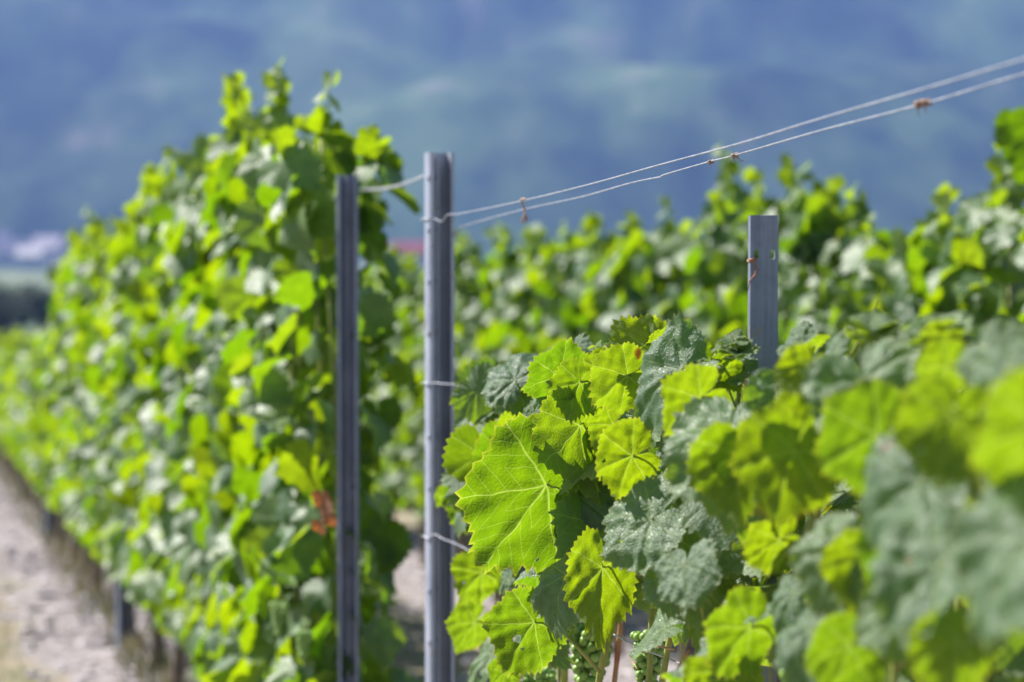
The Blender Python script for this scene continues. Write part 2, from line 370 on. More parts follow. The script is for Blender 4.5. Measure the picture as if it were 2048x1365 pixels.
def foliage_mesh(name, items, tmpl, mat, seed, petiole=False):
    """items: (position, tip direction, normal, size, tone). Many leaves of one vine as one mesh."""
    r = np.random.RandomState(seed); vs = []; uvs = []; tones = []; faces = []; eds = []; k = 0
    for (p, T, Nn, sz, tn) in items:
        TT = tmpl[r.randint(len(tmpl))]; V, f = TT[:2]
        L = leaf_shape(V, r, r.uniform(-0.05, 0.5), r.uniform(-0.1, 0.3), r.uniform(0, 0.6), r.uniform(0.03, 0.12), 0.02)
        A = frame(T, Nn)
        w_ = (L*sz) @ A.T + np.array(p)
        vs.append(w_); uvs.append(V+np.array([r.randint(0, 1)*0.0, 0])); tones.append(np.full(len(V), tn)); eds.append(rims(len(V), TT))
        faces += [tuple(i+k for i in q) for q in f]; k += len(V)
        if petiole:
            a = Vector(p); q2 = -Nn*sz*0.25 - T*sz*0.7; b_ = a+q2
            mb = MB(); mb.tube(bez(a, a-T*sz*0.5, b_, 4), 0.0011, 4, caps=False)
            vs.append(np.array(mb.v)); uvs.append(np.zeros((len(mb.v), 2))+0.3); tones.append(np.full(len(mb.v), 0.9)); eds.append(np.zeros(len(mb.v)))
            faces += [tuple(i+k for i in q) for q in mb.f]; k += len(mb.v)
    return mesh(name, np.concatenate(vs), faces, mat, True, np.concatenate(uvs), np.concatenate(tones), None, np.concatenate(eds))

# ------------------------------------------------------------------ setting: ground, mountain
def build_ground():
    def axis(a, b, fine, c0, c1):
        v = []; q = a
        while q < b:
            v.append(q); q += fine if c0 <= q <= c1 else max(fine, min(60, 0.18*min(abs(q-c0), abs(q-c1))+fine))
        v.append(b); return v
    xs = axis(-2300, 2300, 0.5, -9, 9); ys = axis(-90, 3350, 0.5, -3, 30)
    vs = []; fs = []
    for y in ys:
        for x in xs:
            z = gz(x, y)
            if abs(x) < 30 and y < 60: z += 0.025*noise.noise(Vector((x*1.3, y*1.3, 0)))+0.012*noise.noise(Vector((x*5, y*5, 3)))
            vs.append((x, y, z))
    n = len(xs)
    for j in range(len(ys)-1):
        for i in range(n-1): fs.append((j*n+i, j*n+i+1, (j+1)*n+i+1, (j+1)*n+i))
    tag(link('ground', mesh('ground', vs, fs, M['ground'])), kind='structure')
build_ground()
def build_mountain():
    vs = []; fs = []; nx, ny = 180, 70
    for j in range(ny+1):
        for i in range(nx+1):
            x = -2100+4200*i/nx; q = j/ny; y = 1500+1700*q
            h = 560*min(1, (q*1.15))**0.9
            p = Vector((x*0.0016, y*0.0016, 0))
            h *= 0.86+0.30*noise.fractal(p, 1.0, 2.0, 3)
            rd = abs(noise.noise(Vector((x*0.0042+4, y*0.0012, 2))))
            h += min(1, q*3)*(55*rd+18*noise.noise(Vector((x*0.012, y*0.008, 5))))
            vs.append((x, y, -14+max(0, h) if j else -20))
    n = nx+1
    for j in range(ny):
        for i in range(nx): fs.append((j*n+i, j*n+i+1, (j+1)*n+i+1, (j+1)*n+i))
    tag(link('mountain', mesh('mountain', vs, fs, M['mountain'])), kind='structure')
    return max(v[2] for v in vs)
MTOP = build_mountain()
# air between the camera and the mountain
def build_haze():
    bm = bmesh.new(); bmesh.ops.create_cube(bm, size=1)
    lo = Vector((-2350, -95, -25)); hi = Vector((2350, 3400, MTOP+4))
    for v in bm.verts: v.co = Vector([lo[i] + (v.co[i]+0.5)*(hi[i]-lo[i]) for i in range(3)])
    zmax = gz(-200, -90)
    me = bpy.data.meshes.new('haze'); bm.to_mesh(me); bm.free()
    m = bpy.data.materials.new('air haze'); m.use_nodes = True; n = m.node_tree; n.nodes.clear()
    out = n.nodes.new('ShaderNodeOutputMaterial'); pv = n.nodes.new('ShaderNodeVolumePrincipled')
    pv.inputs['Color'].default_value = (0.20, 0.34, 0.88, 1); pv.inputs['Density'].default_value = HAZE
    pv.inputs['Anisotropy'].default_value = 0.1
    n.links.new(pv.outputs[0], out.inputs['Volume'])
    me.materials.append(m); tag(link('haze', me), kind='stuff')
HAZE = 0.00029
build_haze()

# ------------------------------------------------------------------ valley: houses and trees
def box(mb, x0, x1, y0, y1, z0, z1, mi=0):
    v = [(x, y, z) for z in (z0, z1) for y in (y0, y1) for x in (x0, x1)]
    mb.add(v, [(0, 2, 3, 1), (4, 5, 7, 6), (0, 1, 5, 4), (2, 6, 7, 3), (0, 4, 6, 2), (1, 3, 7, 5)], mi)
def house(u, d, wd, dp, hh, roof, label, rz=0.0, rh=4.0):
    p = P(u, 500, d); h = empty('house', (p.x, p.y, gz(p.x, p.y)), rz)
    tag(h, label, 'house', 'houses of the far village')
    a = MB(); box(a, -wd/2, wd/2, -dp/2, dp/2, -1, hh); 
    a.add([(-wd/2, -dp/2, hh), (-wd/2, dp/2, hh), (-wd/2, 0, hh+rh)], [(0, 2, 1)]); a.add([(wd/2, -dp/2, hh), (wd/2, dp/2, hh), (wd/2, 0, hh+rh)], [(0, 1, 2)])
    a.build('wall', M['wall'], h, False)
    b = MB(); e = 0.7
    for s in (-1, 1):
        v = [(-wd/2-e, s*(dp/2+e), hh-0.3), (wd/2+e, s*(dp/2+e), hh-0.3), (wd/2+e, 0, hh+rh+0.15), (-wd/2-e, 0, hh+rh+0.15)]
        v += [(x, y, z+0.3) for x, y, z in v]
        b.add(v, [(0, 1, 2, 3), (4, 7, 6, 5), (0, 4, 5, 1), (1, 5, 6, 2), (2, 6, 7, 3), (3, 7, 4, 0)])
    r_ = b.build('roof', M[roof], h, False)
    c = MB(); box(c, wd*0.2, wd*0.2+1, dp*0.12, dp*0.12+1, hh+rh*0.4, hh+rh+1.4); c.build('chimney', M['wall'], r_, False)
    for fl in range(max(1, int(hh//3))):
        for k in range(max(2, int(wd//4))):
            x = -wd/2+(k+0.5)*wd/max(2, int(wd//4)); q = MB(); z = 1+fl*2.9
            box(q, x-0.6, x+0.6, -dp/2-0.08, -dp/2+0.02, z, z+1.4); q.build('window', M['pane'], h, False)
house(820, 1150, 17, 11, 7, 'roof_red', 'far house with the broad red roof seen between the two dark posts', 0.1, 5)
house(762, 1230, 14, 10, 6, 'roof_grey', 'far grey roofed house left of the red roofed house', -0.3)
house(868, 1260, 16, 10, 6, 'roof_grey', 'far grey roofed house just right of the red roofed house', 0.5)
house(20, 1180, 20, 12, 7, 'roof_grey', 'far wide house with lilac grey roof at the left edge of the valley', 0.2, 6)
house(62, 1080, 11, 8, 6, 'wall', 'small far house with a pale pink roof in front of the lilac roofs', -0.1, 4)
house(98, 1240, 16, 11, 9, 'roof_grey', 'far house with lilac grey roof nearest to the tip of the left vine row', -0.4, 6)
house(-15, 1290, 18, 12, 12, 'roof_grey', 'tallest far house, behind the lilac roofs at the left edge', 0.3, 6)
house(150, 1320, 15, 11, 9, 'roof_grey', 'far house half hidden by the top leaves of the left vine row', 0.3, 5)

def tree_meshes(seed):
    r = random.Random(seed); tr = MB()
    tr.tube([(0, 0, -0.3), (0.1, 0, 1.5), (0.05, 0.1, 3.4)], [0.28, 0.2, 0.1], 8)
    cl = []
    for k in range(9):
        a = r.uniform(0, 6.28); e = Vector((math.cos(a)*r.uniform(0.8, 2.2), math.sin(a)*r.uniform(0.8, 2.0), r.uniform(2.0, 4.6)))
        tr.tube([(0.05, 0, 1.2+0.15*k), e*0.5+Vector((0, 0, 0.9)), e], [0.09, 0.06, 0.03], 5); cl.append((e, r.uniform(0.8, 1.4)))
    cr = MB()
    for k in range(2600):
        c, s = r.choice(cl); d = Vector((r.gauss(0, 1), r.gauss(0, 1), r.gauss(0, 0.8))).normalized()*s*r.random()**0.4
        p = c+d; a = Vector((r.gauss(0, 1), r.gauss(0, 1), r.gauss(0, 1))).normalized(); b = a.orthogonal().normalized(); q = r.uniform(0.09, 0.2)
        cr.add([p-a*q, p+b*q*0.6, p+a*q, p-b*q*0.6], [(0, 1, 2, 3)])
    return mesh('trunk', tr.v, tr.f, M['bark']), mesh('crown', cr.v, cr.f, M['treeleaf'], False)
TM = [tree_meshes(s) for s in (3, 4)]
tl = ['dark round tree farthest left below the village', 'dark broad tree second from the left edge below the village', 'dark tree below the pale pink far house',
      'dark tree whose right side meets the left vine row', 'smaller dark tree behind the left vine row tip', 'dark shrubby tree low at the left edge of the picture']
for k, (u, d, sc) in enumerate([(-12, 205, 1.05), (18, 190, 1.0), (48, 200, 0.95), (78, 214, 0.9), (112, 208, 0.8), (4, 170, 0.6)]):
    p = P(u, 560, d); t = empty('broadleaf_tree', (p.x, p.y, gz(p.x, p.y)-0.1), k*1.3); t.scale = (sc*1.25, sc*1.25, sc)
    tag(t, tl[k], 'tree', 'dark trees at the foot of the vineyard')
    link('trunk', TM[k % 2][0], t); link('crown', TM[k % 2][1], t)

# ------------------------------------------------------------------ stones and dry grass
def stones():
    r = random.Random(5); mb = MB(); bm = bmesh.new(); bmesh.ops.create_icosphere(bm, subdivisions=1, radius=1)
    bv = [v.co.copy() for v in bm.verts]; bf = [tuple(v.index for v in f.verts) for f in bm.faces]; bm.free()
    for k in range(5200):
        t = 5.5+22*r.random()**1.5; o = r.choice((r.gauss(0.74, 0.17), r.gauss(1.2, 0.35), r.gauss(2.3, 0.35)))
        s = 0.006+0.03*r.random()**2.5; p = W(t, o, s*0.3); A = Matrix.Rotation(r.uniform(0, 6), 3, 'Z')
        sc = Vector((r.uniform(0.7, 1.5), r.uniform(0.7, 1.3), r.uniform(0.4, 0.8)))
        mb.add([p + A @ (Vector((v.x*sc.x, v.y*sc.y, v.z*sc.z))*s*r.uniform(0.8, 1.15)) for v in bv], bf)
    o = mb.build('stones', M['stone'], None, False); tag(o, 'pale pinkish grey stones lying under the vine rows', 'stones', kind='stuff')
    g = MB()
    for k in range(9000):
        t = 6+20*r.random()**1.3; o = r.gauss(-0.02, 0.26) if r.random() < 0.75 else r.gauss(1.85, 0.3)
        p = W(t, o, 0.0); a = r.uniform(0, 6.28); h = r.uniform(0.02, 0.085); d = Vector((math.cos(a), math.sin(a), 0))
        e = Vector((-d.y, d.x, 0))*0.0025; tip = p+Vector((0, 0, h))+d*h*r.uniform(0.2, 0.8)
        g.add([p-e, p+e, (p+tip)/2+Vector((0, 0, h*0.15))+e*0.6, tip, (p+tip)/2+Vector((0, 0, h*0.15))-e*0.6], [(0, 1, 2, 3, 4)])
    for k in range(1900):
        t = 5.3+22*r.random()**1.2; p = W(t, O1+r.gauss(-0.02, 0.08), 0.0); a = r.uniform(0, 6.28); h = r.uniform(0.03, 0.13); d = Vector((math.cos(a), math.sin(a), 0))
        e = Vector((-d.y, d.x, 0))*0.005; tip = p+Vector((0, 0, h))+d*h*r.uniform(0.2, 0.9)
        g.add([p-e, p+e, (p+tip)/2+Vector((0, 0, h*0.15))+e*0.8, tip, (p+tip)/2+Vector((0, 0, h*0.15))-e*0.8], [(0, 1, 2, 3, 4)])
    o = g.build('dry_grass', M['blade'], None, False); tag(o, 'short dry ochre grass growing in the aisle between the vine rows', 'grass', kind='stuff')
stones()

# ------------------------------------------------------------------ grape bunch
def bunch_mesh(seed, n=75, L=0.11, R=0.032, br=0.0072):
    r = random.Random(seed); mb = MB(); bm = bmesh.new(); bmesh.ops.create_icosphere(bm, subdivisions=2, radius=1)
    bv = [v.co.copy() for v in bm.verts]; bf = [tuple(v.index for v in f.verts) for f in bm.faces]; bm.free()
    pts = []; tries = 0
    while len(pts) < n and tries < 9000:
        tries += 1; z = r.random(); rr = R*(1-z*0.72)*math.sqrt(r.uniform(0.35, 1)); a = r.uniform(0, 6.28)
        p = Vector((rr*math.cos(a), rr*math.sin(a), -0.015-z*L))
        if all((p-q).length > br*1.55 for q in pts): pts.append(p)
    for p in pts:
        s = br*r.uniform(0.88, 1.08); mb.add([p+v*s for v in bv], bf)
    mb.tube([(0, 0, 0.03), (0.002, 0, -0.02), (0, 0, -L*0.9)], [0.0022, 0.002, 0.001], 6, 1)
    return mesh('grape_bunch', mb.v, mb.f, [M['grape'], M['cane']], True, mb.uv, mb.t, mb.m)
BUN = [bunch_mesh(1), bunch_mesh(2, 55, 0.09, 0.027, 0.0068)]
def put_bunch(parent, loc, k=0, rz=0.0, sc=1.0):
    o = link('grape_bunch', BUN[k], parent); o.location = loc; o.rotation_euler = (0.06, 0.05, rz); o.scale = (sc,)*3; return o

# ------------------------------------------------------------------ background vines (local: y down the row, x to the right)
def vine_items(r, lo, hi, n, half, ln, size=(0.050, 0.092), shoots=6, endpiece=False):
    items = []
    def add(p, out, sz, tn):
        Nn = (out*r.uniform(0.5, 1.2)+Vector((r.gauss(0, 0.45), r.gauss(0, 0.45), r.uniform(0.15, 1.0)))).normalized()
        T = Vector((r.gauss(0, 0.45)+out.x*0.35, r.gauss(0, 0.5), -r.uniform(0.3, 1.1))).normalized()
        items.append((p, T, Nn, sz, tn))
    for k in range(n):
        z = lo+(hi-lo)*r.random(); side = r.choice((-1, 1)); hw = half*(0.72+0.55*noise.noise(Vector((z*5, r.uniform(0, 1), n))))
        if z < lo+0.25: hw *= 0.7+1.2*(z-lo)
        x = side*hw*(1-0.9*r.random()**1.6); y = r.uniform(-ln/2, ln/2)
        p = Vector((x, y, z)); out = Vector((side, 0, 0))
        tn = 0.95*r.random()**1.3
        if r.random() < 0.0: tn = 2.0
        add(p, out, r.uniform(*size), tn)
    for k in range(shoots):                          # shoots rising above the trimmed top
        y = r.uniform(-ln/2, ln/2); x = r.uniform(-half, half)*0.6; hh = r.uniform(0.05, 0.24); lean = Vector((r.gauss(0, 0.22), r.gauss(0, 0.3), 1))
        m_ = int(hh/0.028)+2
        for j in range(m_):
            q = j/m_; p = Vector((x, y, hi-0.08)) + lean*(hh+0.08)*q
            a = r.uniform(0, 6.28); out = Vector((math.cos(a), math.sin(a), 0))
            add(p+out*0.03*(1.2-q), out, r.uniform(*size)*(1.05-0.6*q), 0.35+0.65*q)
    return items
def wood_meshes(seed, lo, hi, ln):
    r = random.Random(seed)
    tr = MB(); tr.tube([(0.0, 0, -0.06), (0.015, 0.02, 0.12), (-0.012, 0.01, 0.3), (0.01, -0.01, 0.5), (0, 0.0, lo+0.02)], [0.034, 0.024, 0.020, 0.021, 0.026], 9)
    for s in (-1, 1): tr.tube([(0, 0, lo), (0.01, s*0.08, lo+0.05), (0, s*ln*0.4, lo+0.06)], [0.018, 0.014, 0.010], 7)
    sh = []
    for k in range(4):
        y = (k-1.5)*ln*0.24+r.uniform(-0.03, 0.03); m_ = MB()
        m_.tube([(0, y, lo+0.05), (r.uniform(-0.03, 0.03), y+r.uniform(-0.03, 0.03), (lo+hi)/2), (r.uniform(-0.04, 0.04), y+r.uniform(-0.06, 0.06), hi+0.03)], [0.0055, 0.0045, 0.003], 6)
        sh.append(mesh('shoot', m_.v, m_.f, M['cane']))
    return mesh('trunk', tr.v, tr.f, M['bark']), sh
VLO = 0.33
VAR = []
for s in range(7):
    r = random.Random(100+s)
    it = vine_items(r, VLO, 1.92, 430, 0.19, 1.05, shoots=7)
    VAR.append((foliage_mesh('foliage', it, LO, M['leaf_far'], s), wood_meshes(s, VLO, 1.9, 1.0)))
SHORT = []
for s in range(3):
    r = random.Random(200+s); it = vine_items(r, VLO, 1.25, 300, 0.19, 1.05, shoots=5)
    SHORT.append((foliage_mesh('foliage', it, LO, M['leaf_far'], 30+s), wood_meshes(40+s, VLO, 1.2, 1.0)))
def place_vine(t, o, top, var, label, group, flip=False, shoots=True, short=False):
    """top = height of the trimmed canopy over the ground"""
    src, H = (SHORT, 1.25) if short else (VAR, 1.92)
    v = empty('grape_vine', W(t, o, 0), ROWANG + (math.pi if flip else 0)); tag(v, label, 'grapevine', group)
    fm, (tm, sm) = src[var % len(src)]; sz = (top-VLO*0.4)/(H-VLO*0.4)
    f = link('foliage', fm, v); f.scale = (1, 1, (top-VLO)/(H-VLO)); f.location.z = VLO*(1-f.scale.z)
    link('trunk', tm, v)
    if shoots:
        for q in sm: s_ = link('shoot', q, v); s_.scale.z = f.scale.z; s_.location.z = VLO*(1-f.scale.z)
    return v
ordn = ['first', 'second', 'third', 'fourth', 'fifth', 'sixth', 'seventh', 'eighth', 'ninth', 'tenth', 'eleventh', 'twelfth', 'thirteenth', 'fourteenth', 'fifteenth', 'sixteenth', 'seventeenth', 'eighteenth', 'nineteenth', 'twentieth']
G1 = 'grapevines of the tall left row'
T1 = t_of(695, O1); T2 = t_of(885, O1)
tops1 = [1.84, 1.93, 1.84, 1.80, 1.76, 1.74, 1.78, 1.76, 1.78]
vines1 = []
for k, tp in enumerate(tops1):
    lab = ('tall bushy grapevine growing right beside the left dark post' if k == 0 else
           '%s grapevine of the tall left row counted from the left dark post' % ordn[k])
    vines1.append(place_vine(T1+0.56+k*0.92, O1, tp-0.08, k, lab, G1, flip=bool(k % 2), shoots=k < 6))
tb = T1+0.56+len(tops1)*0.92
for k in range(14):
    lab = '%s low blurred grapevine beyond the end of the tall left row' % ordn[k]
    place_vine(tb+k*0.95, O1, 1.34 if k < 1 else 1.14, k, lab, 'low grapevines at the far left', flip=bool(k % 2), shoots=False, short=True)
G2 = 'grapevines of the row behind the right posts'
for k in range(13):
    t = 4.64+k*0.92
    # canopy heights read off the skyline of that row
    tp = [1.70, 1.62, 1.57, 1.73, 1.64, 1.62, 1.66, 1.62, 1.62, 1.60, 1.60, 1.60, 1.60][k]
    place_vine(t, O2, tp, k+3, '%s grapevine from the right edge in the blurred row behind the right posts' % ordn[k], G2, flip=bool((k+1) % 2), shoots=k < 7)
for k in range(15):
    t = 8.6+k*0.95
    place_vine(t, O3, 1.62+0.08*math.sin(k*2.1), k+5, '%s grapevine from the right in the farthest blurred vine row' % ordn[k], 'grapevines of the farthest row', flip=bool(k % 2), shoots=False)

# ------------------------------------------------------------------ metal posts
def strip_post(mb, sec, th, z0, z1):
    """a bent steel strip: section polyline (x, y) with wall thickness th, from z0 to z1"""
    k = len(sec); P2 = [Vector(p) for p in sec]; off = []
    for i, p in enumerate(P2):
        ds = []
        if i: ds.append((p-P2[i-1]).normalized())
        if i < k-1: ds.append((P2[i+1]-p).normalized())
        nn = sum((Vector((-d.y, d.x)) for d in ds), Vector((0, 0))); nn.normalize()
        c = max(0.4, nn.dot(Vector((-ds[0].y, ds[0].x)))); off.append(p+nn*th/c)
    ring = P2+off[::-1]; m_ = len(ring)
    v = [(q.x, q.y, z) for z in (z0, z1) for q in ring]
    f = [(i, (i+1) % m_, m_+(i+1) % m_, m_+i) for i in range(m_)]
    for i in range(k-1):
        a, b, c, d = i, i+1, m_-2-i, m_-1-i
        f.append((m_+a, m_+b, m_+c, m_+d)); f.append((d, c, b, a))
    mb.add(v, f)
def hooks(post, sec_x, y, z0, z1, step, skip=()):
    z = z1; k = 0
    while z > z0:
        mb = MB(); mb.tube([(sec_x, y+0.002, z-0.006), (sec_x-0.0035, y-0.003, z-0.003), (sec_x-0.003, y-0.004, z+0.004)], 0.0016, 6)
        mb.build('hook', M['steel'], post); z -= step; k += 1
def trellis_post(name, loc, h, label, wdt=0.052, dep=0.045, group=None, hk=True, yaw=0.0, mat='steel'):
    e = empty(name, loc, ROWANG+yaw); tag(e, label, 'metal post', group)
    a = wdt/2; mb = MB()
    sec = [(-a+0.006, 0.0), (-a+0.002, 0.0), (-a, 0.003), (-a, dep*0.5), (-a+0.002, dep), (-a*0.35, dep), (-a*0.2, dep-0.009), (a*0.2, dep-0.009), (a*0.35, dep), (a-0.002, dep), (a, dep*0.5), (a, 0.003), (a-0.002, 0.0), (a-0.006, 0.0)]
    strip_post(mb, sec, 0.0018, -0.35, h)
    mb.build('channel', M[mat], e, False)
    if hk:
        hooks(e, -a-0.001, 0.004, h-1.35, h-0.045, 0.092)
        hooks(e, -a+0.022, dep-0.005, h-1.35, h-0.045, 0.092)
        hooks(e, a+0.001, 0.010, h-1.35, h-0.08, 0.092)
    return e
def top_h(u, v, loc):            # height of the post top so that it reaches picture height v
    d = (loc-CAM).dot(F); return P(u, v, d).z-loc.z
L1 = W(T1, O1, 0); L2 = W(T2, O1, 0)
GP = 'grey channel posts at the gap in the row'
p1 = trellis_post('metal_post', L1, top_h(695, 352, L1), 'dark channel post at the end of the tall left row, left of the tallest post', 0.043, 0.038, GP, yaw=-0.22)
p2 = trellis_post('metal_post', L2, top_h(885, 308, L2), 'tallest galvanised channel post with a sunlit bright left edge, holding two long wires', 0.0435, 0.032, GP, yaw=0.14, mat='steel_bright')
for k, (u, hh) in enumerate([(276, 1.75), (118, 1.75)]):
    t = t_of(u, O1)
    trellis_post('metal_post', W(t, O1-0.06, 0), 0.75, ['galvanised post whose pale foot shows under the middle of the left vine row', 'blurred galvanised post whose foot shows far down the left vine row'][k], 0.055, 0.045, 'posts inside the left row', hk=False, yaw=0.2)
for k, t in enumerate([6.9, 11.2]):
    trellis_post('metal_post', W(t, O2, 0), 1.25, ['galvanised post inside the blurred right row, nearer one', 'galvanised post inside the blurred right row, farther one'][k], 0.055, 0.045, 'posts inside the right row', hk=False)

# flat post with two slots (right)
O3P = O1
T3 = t_of(1528, O3P); L3 = W(T3, O3P, 0); H3 = top_h(1528, 432, L3)
def slotted_post():
    e = empty('slotted_post', L3, 0.0); tag(e, 'flat faced grey steel post with two slots near its top, standing behind the sharp leaves', 'metal post')
    wd = 0.0312; a = wd/2; th = 0.002; bm = bmesh.new()
    d3 = (L3-CAM).dot(F); pm = FPX/d3
    zc = H3-(509-432)/pm; slots = []
    for sx in (-a+0.0068, a-0.0062):
        loop = []
        for k in range(16):
            w_ = 2*math.pi*k/16; loop.append((sx+0.0026*math.cos(w_), zc+0.0026*math.sin(w_)+(0.0030 if math.sin(w_) > 0 else -0.0030)))
        slots.append(loop)
    def ring(pts):
        vs = [bm.verts.new((x, 0, z)) for x, z in pts]
        return [bm.edges.new((vs[i], vs[(i+1) % len(vs)])) for i in range(len(vs))]
    ed = ring([(-a, -0.35), (a, -0.35), (a, H3), (-a, H3)])
    for s in slots: ed += ring(s)
    bmesh.ops.triangle_fill(bm, use_beauty=True, use_dissolve=False, edges=ed, normal=(0, -1, 0))
    bmesh.ops.recalc_face_normals(bm, faces=bm.faces)
    g = bmesh.ops.extrude_face_region(bm, geom=list(bm.faces))
    for v in [q for q in g['geom'] if isinstance(q, bmesh.types.BMVert)]: v.co.y += th
    bmesh.ops.recalc_face_normals(bm, faces=bm.faces)
    # flanges going back, and a rolled left edge
    for x0, x1, y1 in ((-a, -a+th, 0.016), (a-th, a, 0.014)):
        r = bmesh.ops.create_cube(bm, size=1)
        for v in r['verts']: v.co = Vector((x0+(v.co.x+0.5)*(x1-x0), th+0.00005+(v.co.y+0.5)*(y1-th), -0.35+(v.co.z+0.5)*(H3-0.0004+0.35)))
    me = bpy.data.meshes.new('post_body'); bm.to_mesh(me); bm.free(); me.materials.append(M['steel'])
    link('post_body', me, e)
    e.rotation_euler = (0, 0, ROWANG*0.25)
    return e, zc, a, pm
sp_e, zc3, a3, pm3 = slotted_post()
# twig tie round its left edge
tm = MB()
ctr = [(-a3-0.0015, -0.001, zc3-0.006), (-a3+0.004, -0.003, zc3-0.005), (-a3+0.0065, 0.0, zc3-0.004), (-a3+0.004, 0.004, zc3-0.005), (-a3-0.002, 0.004, zc3-0.006), (-a3-0.003, 0.0, zc3-0.008), (-a3+0.002, -0.003, zc3-0.0075), (-a3+0.0055, -0.0015, zc3-0.007)]
tm.tube(ctr, 0.0013, 7)
tm.tube([(-a3+0.003, -0.003, zc3-0.006), (-a3+0.0062, -0.004, zc3-0.014), (-a3+0.005, -0.004, zc3-0.022), (-a3-0.001, -0.003, zc3-0.029), (-a3-0.0025, 0.0, zc3-0.04)], [0.0009, 0.0011, 0.001, 0.0008, 0.0004], 6)
mt = Matrix.Translation(L3) @ Matrix.Rotation(ROWANG*0.25, 4, 'Z')
tm.v = [tuple(mt @ Vector(v)) for v in tm.v]
tie = tm.build('twig_tie', M['cane_brown']); tag(tie, 'dry brown tendril knotted round the left edge of the slotted post', 'tendril')

# ------------------------------------------------------------------ wires
def catm(pts, n=10):
    pts = [Vector(p) for p in pts]; pts = [pts[0]*2-pts[1]]+pts+[pts[-1]*2-pts[-2]]; out = []
    for i in range(1, len(pts)-2):
        for k in range(n):
            t = k/n; a, b, c, d = pts[i-1:i+3]
            out.append(0.5*((2*b)+(c-a)*t+(2*a-5*b+4*c-d)*t*t+(3*b-a-3*c+d)*t**3))
    out.append(pts[-2]); return out
def RP(u, v, o):                  # point at offset o of the row seen at u, v
    t = t_of(u, o); d = (W(t, o, CAMH)-CAM).dot(F); return P(u, v, d)
def wire(name, pts, r, label, mat='wire', n=6, smooth=True):
    m_ = MB(); m_.tube(catm(pts) if smooth else pts, r, 8); o = m_.build(name, M[mat]); tag(o, label, 'wire'); return o
ow = O1
up = [RP(u, v, ow-0.03) for u, v in [(868, 437), (884, 443), (896, 430), (925, 427), (1045, 402), (1180, 369), (1320, 330), (1480, 287), (1640, 238), (1848, 178), (2048, 118), (2400, 12)]]
wire('trellis_wire', up, 0.0010, 'upper of the two long thin wires running to the top right')
lo = [RP(u, v, ow+0.02) for u, v in [(905, 478), (912, 466), (930, 452), (1045, 420), (1160, 395), (1260, 367), (1312, 356), (1322, 354), (1332, 349), (1422, 323), (1470, 311), (1640, 262), (1848, 208), (2048, 148), (2400, 48)]]
wire('trellis_wire', lo, 0.0010, 'lower of the two long thin wires, the one with a kink and knots')
tw = MB(); A = RP(903, 484, ow+0.02); B = RP(912, 464, ow+0.02)
tw.tube([A, B], 0.0013, 7); tag(tw.build('wire_end', M['rust']), 'short bent rusty wire end poking down at the right edge of the tallest post', 'wire')
lw = [(RP(858, 762, ow-0.025), RP(890, 767, ow-0.02), RP(1500, 838, ow-0.02), RP(2150, 900, ow-0.02))]
wire('trellis_wire', [RP(860, 768, ow-0.03), RP(872, 766, ow-0.03), RP(885, 768, ow-0.025), RP(950, 774, ow-0.02), RP(1300, 826, ow), RP(1500, 838, ow), RP(2300, 905, ow)], 0.0012, 'middle wire leaving the bright edged post and entering the sharp leaves')
wire('trellis_wire', [RP(858, 1072, ow-0.03), RP(872, 1070, ow-0.03), RP(886, 1078, ow-0.025), RP(950, 1108, ow-0.02), RP(1225, 1268, ow-0.02), RP(1370, 1332, ow-0.02), RP(1700, 1480, ow)], 0.0012, 'lowest wire leaving the bright edged post and passing in front of the green stems')
# wire loops where the wires grip the post
for k, vv in enumerate((440, 766, 1072)):
    m_ = MB(); d = (L2-CAM).dot(F); z = P(860, vv, d).z-L2.z; a = 0.026
    m_.tube([(-a+0.012, -0.002, z), (-a-0.0025, -0.0025, z+0.001), (-a-0.003, 0.02, z+0.002), (-a-0.0025, 0.046, z)], 0.0014, 6)
    m_.v = [tuple(Matrix.Translation(L2) @ Matrix.Rotation(ROWANG, 4, 'Z') @ Vector(q)) for q in m_.v]
    tag(m_.build('wire_loop', M['wire']), ['upper', 'middle', 'lowest'][k]+' wire loop gripping the bright edge of the tallest post', 'wire')
# twisted double wire between the two channel posts
A = P(722, 379, (L1-CAM).dot(F)); B = P(858, 348, (L2-CAM).dot(F))
m_ = MB()
for s in (0, math.pi):
    pts = []
    for k in range(90):
        q = k/89; c = A.lerp(B, q)+Vector((0, 0, -0.010*math.sin(math.pi*q))); w_ = s+q*44
        pts.append(c+Vector((0, math.cos(w_), math.sin(w_)))*0.0019)
    m_.tube(pts, 0.0017, 6)
tag(m_.build('twisted_wire', M['wire']), 'twisted double wire joining the tops of the two channel posts', 'wire')
# tendrils and knots left on the wires
def knot(u, v, o, s, label, seed, tail=True, mat='tendril'):
    r = random.Random(seed); c = RP(u, v, o); m_ = MB(); pts = []
    for k in range(34):
        a = k*0.75; pts.append(c+Vector((s*(k/33-0.5)*1.3, s*0.42*math.cos(a)*r.uniform(0.8, 1.2), s*0.42*math.sin(a)*r.uniform(0.8, 1.2)+s*0.35*(k/33-0.5))))
    m_.tube(pts, s*0.17, 6)
    if tail: m_.tube([c, c+Vector((s*0.9, 0, -s*0.8)), c+Vector((s*1.9, 0, -s*1.1))], [s*0.13, s*0.1, s*0.05], 5)
    m_.tube([c, c+Vector((-s*0.3, 0, -s*0.9)), c+Vector((-s*0.1, 0, -s*1.5))], [s*0.12, s*0.09, s*0.04], 5)
    tag(m_.build('dry_tendril', M[mat]), label, 'tendril', 'dry tendrils on the wires')
knot(1422, 324, ow+0.02, 0.0052, 'small dry knot on the lower wire just right of its kink', 1, False)
knot(1470, 312, ow+0.02, 0.0060, 'dry tendril knot with a hanging tail on the lower wire, left of the slotted post', 2)
